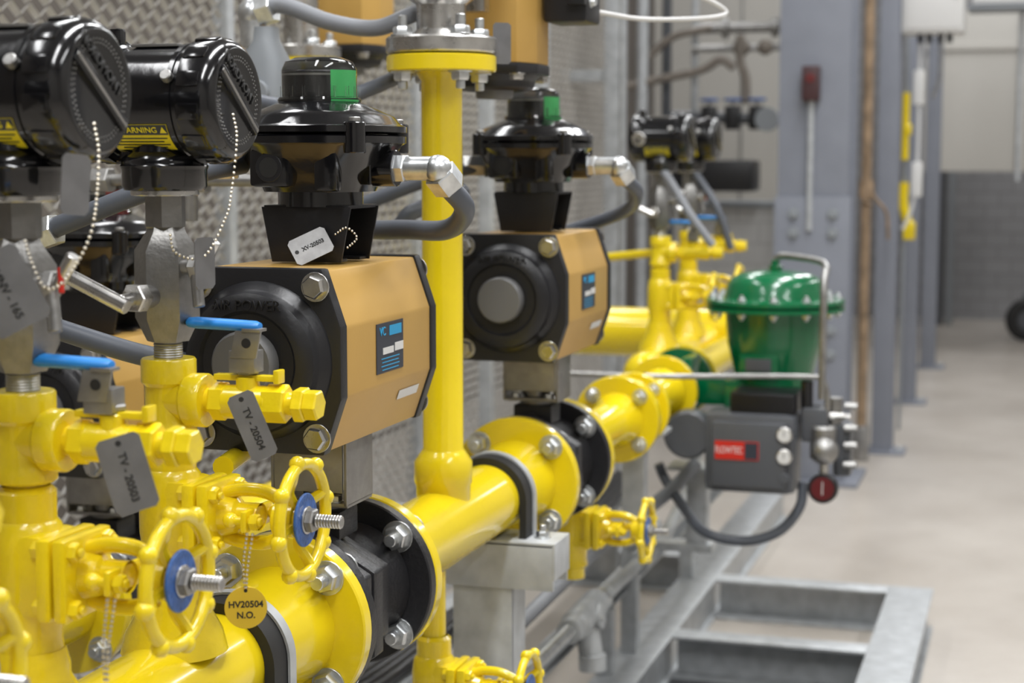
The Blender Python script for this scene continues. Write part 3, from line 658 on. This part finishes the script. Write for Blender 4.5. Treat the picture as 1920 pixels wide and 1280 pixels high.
# ---------------- expanded metal screen ----------------
def screen():
    b=B('expanded_metal_screen',(-1.95,0,0)); Wd=.034; Hh=.030; w=.0062
    y0,y1=1.2,7.9; z0,z1=.15,2.75
    nc=int((y1-y0)/Wd); nr=int((z1-z0)/Hh); vs=[];fs=[]
    for i in range(nr):
        base=len(vs)
        for j in range(nc+1):
            ph=1 if (i+j)%2==0 else -1
            z=z0+i*Hh+ph*Hh*.40; y=y0+j*Wd
            vs.append((-.006,y,z-w)); vs.append((.008,y,z+w*.2))
        for j in range(nc):
            o=base+2*j; fs.append([o,o+2,o+3,o+1])
    b.raw(vs,fs,GALVL)
    for y in (1.2,2.55,3.9,5.25,6.6,7.9): b.box((-.0,y,1.4),(.04,.04,2.76),GALV)
    for z in (.12,2.78): b.box((0,4.55,z),(.04,6.7,.04),GALV)
    b.done()
screen()
b=B('strut_post',(-1.75,7.2,0)); b.box((0,0,1.6),(.085,.06,3.2),GALV); b.box((.03,-.032,1.6),(.008,.004,3.2),STLD); b.box((-.1,0,H0+.36),(.28,.03,.05),GALV); b.done()
b=B('strut_post',(-1.62,5.0,0)); b.box((0,0,1.5),(.04,.04,3.0),GALV); b.done()
b=B('strut_post',(-1.80,6.2,0)); b.box((0,0,1.6),(.06,.06,3.2),GALV); b.done()
# ---------------- columns and background ----------------
b=B('steel_column',(-.89,7.25,0))
b.box((0,-.14,2.1),(.29,.016,4.2),COLG); b.box((0,.14,2.1),(.29,.016,4.2),COLG); b.box((0,0,2.1),(.014,.27,4.2),COLG)
b.box((-.0,-.155,.6),(.31,.014,1.2),COLG)
for sx in (-.075,.085):
    for z in (.55,.65,1.05,1.13): b.bolt((sx,-.162,z),(0,-1,0),.02,LGREY)
b.box((0,-.0,.01),(.42,.40,.02),COLG)
b.done()
b=B('emergency_call_point',(-.90,7.07,H0+.31)); b.box((0,0,0),(.07,.06,.14),mat('dark_red_plastic',(.05,.018,.02),.5),bev=.006); b.disc((0,-.03,.02),(0,-1,0),.018,.006,mat('dark_red_button',(.12,.01,.01),.4)); b.cyl((0,.01,-.07),(0,.01,-.60),.012,GALV); b.done()
def post(x,y,w=.09,name='steel_post',m=COLG,d=.12):
    b=B(name,(x,y,0)); b.box((0,-d/2,2.1),(w,.01,4.2),m); b.box((0,d/2,2.1),(w,.01,4.2),m); b.box((0,0,2.1),(.01,d,4.2),m); b.box((.02,0,.008),(w+.08,d+.06,.016),m); b.bolt((w/2+.03,0,.016),(0,0,1),.015,ZINC); b.done()
post(-.66,8.0); post(-.67,9.7); post(-.66,11.4); post(-1.02,8.9,w=.07)
b=B('rusty_standpipe',(-.735,7.75,0)); b.tube([(0,0,.12),(0,0,3.9)],.022,RUST,sub=1,seg=16); b.box((0,0,.08),(.07,.07,.16),STLD,bev=.01); b.tube([(0,0,1.32),(.03,-.02,1.2),(.09,-.02,1.12),(.1,0,1.0)],.008,RUST); b.tube([(.02,-.03,1.40),(-.02,-.03,1.2),(.03,-.03,1.15)],.006,RUST); b.cyl((0,0,1.18),(0,0,1.26),.032,RUST); b.done()
b=B('yellow_valve_line',(-.64,8.7,0))
b.tube([(0,0,1.68),(0,0,1.35)],.018,YEL,sub=1); b.tube([(0,0,1.24),(0,0,1.12),(.04,0,1.0)],.024,YEL); b.box((.01,0,1.5),(.04,.05,.06),YEL,bev=.01); b.box((.03,0,1.0),(.06,.05,.09),YEL,bev=.01); b.box((0,.02,1.6),(.015,.02,3.2),LGREY); b.done()
b=B('yellow_wall_bracket',(-.87,8.2,0))
for z in (1.65,1.08,.82,.32): b.box((0,0,z),(.05,.05,.07),YEL,bev=.005)
b.box((-.0,.03,1.6),(.02,.02,3.2),COLG)
b.done()
b=B('electrical_cabinet',(-.48,8.1,H0+.73)); b.box((0,0,0),(.27,.25,.32),WHT,bev=.008); b.box((0,-.128,0),(.24,.008,.29),WHT,bev=.004); b.cyl((.1,-.13,0),(.1,-.14,0),.01,STLD)
for xx in (-.06,-.02,.03,.07): b.cyl((xx,0,-.16),(xx,0,-.20),.014,DGREY)
b.box((-.02,.1,.8),(.04,.04,1.5),GALV)
b.tube([(-.06,0,-.18),(-.06,0,-.75),(-.08,0,-.95),(-.12,0,-1.05)],.008,WHT); b.tube([(.03,0,-.18),(.03,0,-.35),(.0,0,-.45)],.007,STLD)
b.box((-.06,0,-.40),(.05,.04,.16),WHT,bev=.01); b.box((-.06,0,-.82),(.05,.04,.16),WHT,bev=.01)
b.done()
DUCT=mat('cream_duct',(.48,.465,.43),.6)
b=B('ventilation_duct',(-.17,12.8,H0+.47)); b.box((0,0,0),(1.32,1.0,1.1),DUCT,bev=.01); b.box((0,-.51,.3),(1.34,.02,.04),DUCT); b.box((.02,-.51,0),(.03,.02,1.08),STLD)
for sx in (-.6,.6): b.cyl((sx,0,.55),(sx,0,2.35),.01,GALV)
b.done()
b=B('cable_tray',(-.14,10.2,H0+.98)); b.box((0,0,0),(.50,.3,.22),WHT,bev=.01); b.box((0,0,-.13),(.55,.34,.02),LGREY); b.box((.0,0,.9),(.05,.05,1.6),GALV)
b.cyl((.02,0,-.14),(.02,0,-1.1),.012,GALV); b.done()
b=B('door_frame_post',(-.80,14.5,0)); b.box((0,0,1.2),(.14,.2,2.4),DGREY,bev=.01); b.box((.12,0,1.2),(.05,.1,2.4),LGREY,bev=.005); b.done()
b=B('rubber_wheel',(-.06,13.3,.16)); b.torus((0,0,0),(.3,-1,0),.115,.045,RUB,seg=36,n=12); b.disc((0,0.02,0),(.3,-1,0),.08,.04,DGREY); b.box((.12,.1,.1),(.3,.2,.2),DGREY,bev=.02); b.done()
b=B('process_pipework',(-1.5,8.6,0))
b.tube([(-.9,0,H0+.30),(-.4,0,H0+.40),(-.15,0,H0+.45),(-.05,0,H0+.50),(.02,0,H0+.46)],.022,BRN)
b.tube([(-.45,.03,H0+.50),(-.3,.03,H0+.62),(-.1,.03,H0+.66)],.02,BRN)
b.tube([(-.2,.05,H0+.66),(.35,.05,H0+.66)],.026,STLD,sub=1); b.disc((-.05,.05,H0+.66),(1,0,0),.05,.03,STLD); b.disc((.2,.05,H0+.66),(1,0,0),.05,.03,STLD)
b.tube([(-.2,.05,H0+.56),(.35,.05,H0+.56)],.018,STLD,sub=1); b.sphere((.05,.03,H0+.56),.045,BRN); b.sphere((.17,.03,H0+.56),.04,BRN)
b.tube([(.05,0,H0+.62),(.05,0,H0+.5),(.08,0,H0+.40),(.08,0,H0+.28)],.022,BRN)
b.tube([(-.3,0,H0+.22),(.3,0,H0+.20)],.03,DGREY,sub=1)
for xx in (-.1,.02,.14): b.box((xx,-.02,H0+.21),(.07,.1,.12),BLK,bev=.01); b.torus((xx,-.02,H0+.30),(0,0,1),.04,.008,BLUED); b.cyl((xx,-.02,H0+.26),(xx,-.02,H0+.31),.008,STLD)
b.disc((.2,-.05,H0+.20),(0,-1,0),.06,.03,LGREY)
b.cyl((-.45,0,.0),(-.45,0,2.9),.03,GALV); b.cyl((.33,0,0),(.33,0,2.6),.025,GALV); b.cyl((-.62,0,.0),(-.62,0,2.9),.02,BRN); b.cyl((-.2,.1,.0),(-.2,.1,2.9),.018,GALV); b.cyl((-.35,.12,.0),(-.35,.12,2.9),.025,DGREY)
b.tube([(-.3,.0,1.2),(-.3,0,.0)],.02,DGREY,sub=1)
b.box((-.1,.1,H0-.08),(.45,.25,.16),BLK,bev=.02)
b.done()
b=B('brick_plinth',(-1.45,9.2,0)); b.box((0,0,.55),(.75,.3,1.10),BRKW,bev=.0); b.box((0,0,1.115),(.8,.34,.03),LGREY); b.done()
b=B('wall_cabinet',(-1.75,10.6,0)); b.box((0,0,1.4),(1.1,.3,2.6),DUCT,bev=.01); b.box((0,-.155,1.4),(.01,.01,2.5),STLD); b.box((0,0,.05),(1.1,.28,.1),DGREY); b.done()
# ---------------- lights ----------------
def area(name,loc,sx,sy,p,col=(.985,.99,1.)):
    l=bpy.data.lights.new(name,'AREA'); l.shape='RECTANGLE'; l.size=sx; l.size_y=sy; l.energy=p; l.color=col
    o=bpy.data.objects.new(name,l); o.location=loc; bpy.context.scene.collection.objects.link(o); return o
for y,p in ((-.8,84),(2.2,100),(5.2,74),(8.2,60),(11.5,50),(14,32)):
    area('ceiling_lamp',(-.2,y,4.1),.35,2.2,p)
for y in (.5,3.6,7.,10.5): area('ceiling_lamp',(-2.2,y,4.1),.3,1.6,27)
for y,p in ((0,68),(4,60),(8,46),(12,37)): area('ceiling_lamp',(2.2,y,4.1),.4,2.4,p)
w=bpy.data.worlds.new('world'); bpy.context.scene.world=w; w.use_nodes=True
w.node_tree.nodes['Background'].inputs['Color'].default_value=(.8,.85,.9,1); w.node_tree.nodes['Background'].inputs['Strength'].default_value=.3
# ---------------- camera ----------------
cam=bpy.data.cameras.new('camera'); co=bpy.data.objects.new('camera',cam); bpy.context.scene.collection.objects.link(co)
cam.sensor_width=36; cam.lens=60; cam.clip_start=.05
Fv=V((-.2924,.9504,-.1057)).normalized(); Rv=V((.9558,.2940,0)).normalized(); Uv=Rv.cross(Fv).normalized()
M=Matrix((Rv,Uv,-Fv)).transposed().to_4x4(); M.translation=V((0,0,H0)); co.matrix_world=M
cam.dof.use_dof=True; cam.dof.focus_distance=1.9; cam.dof.aperture_fstop=5.6
sc=bpy.context.scene; sc.camera=co
try:
    sc.view_settings.view_transform='Standard'; sc.view_settings.look='None'
except Exception as e: print(e)
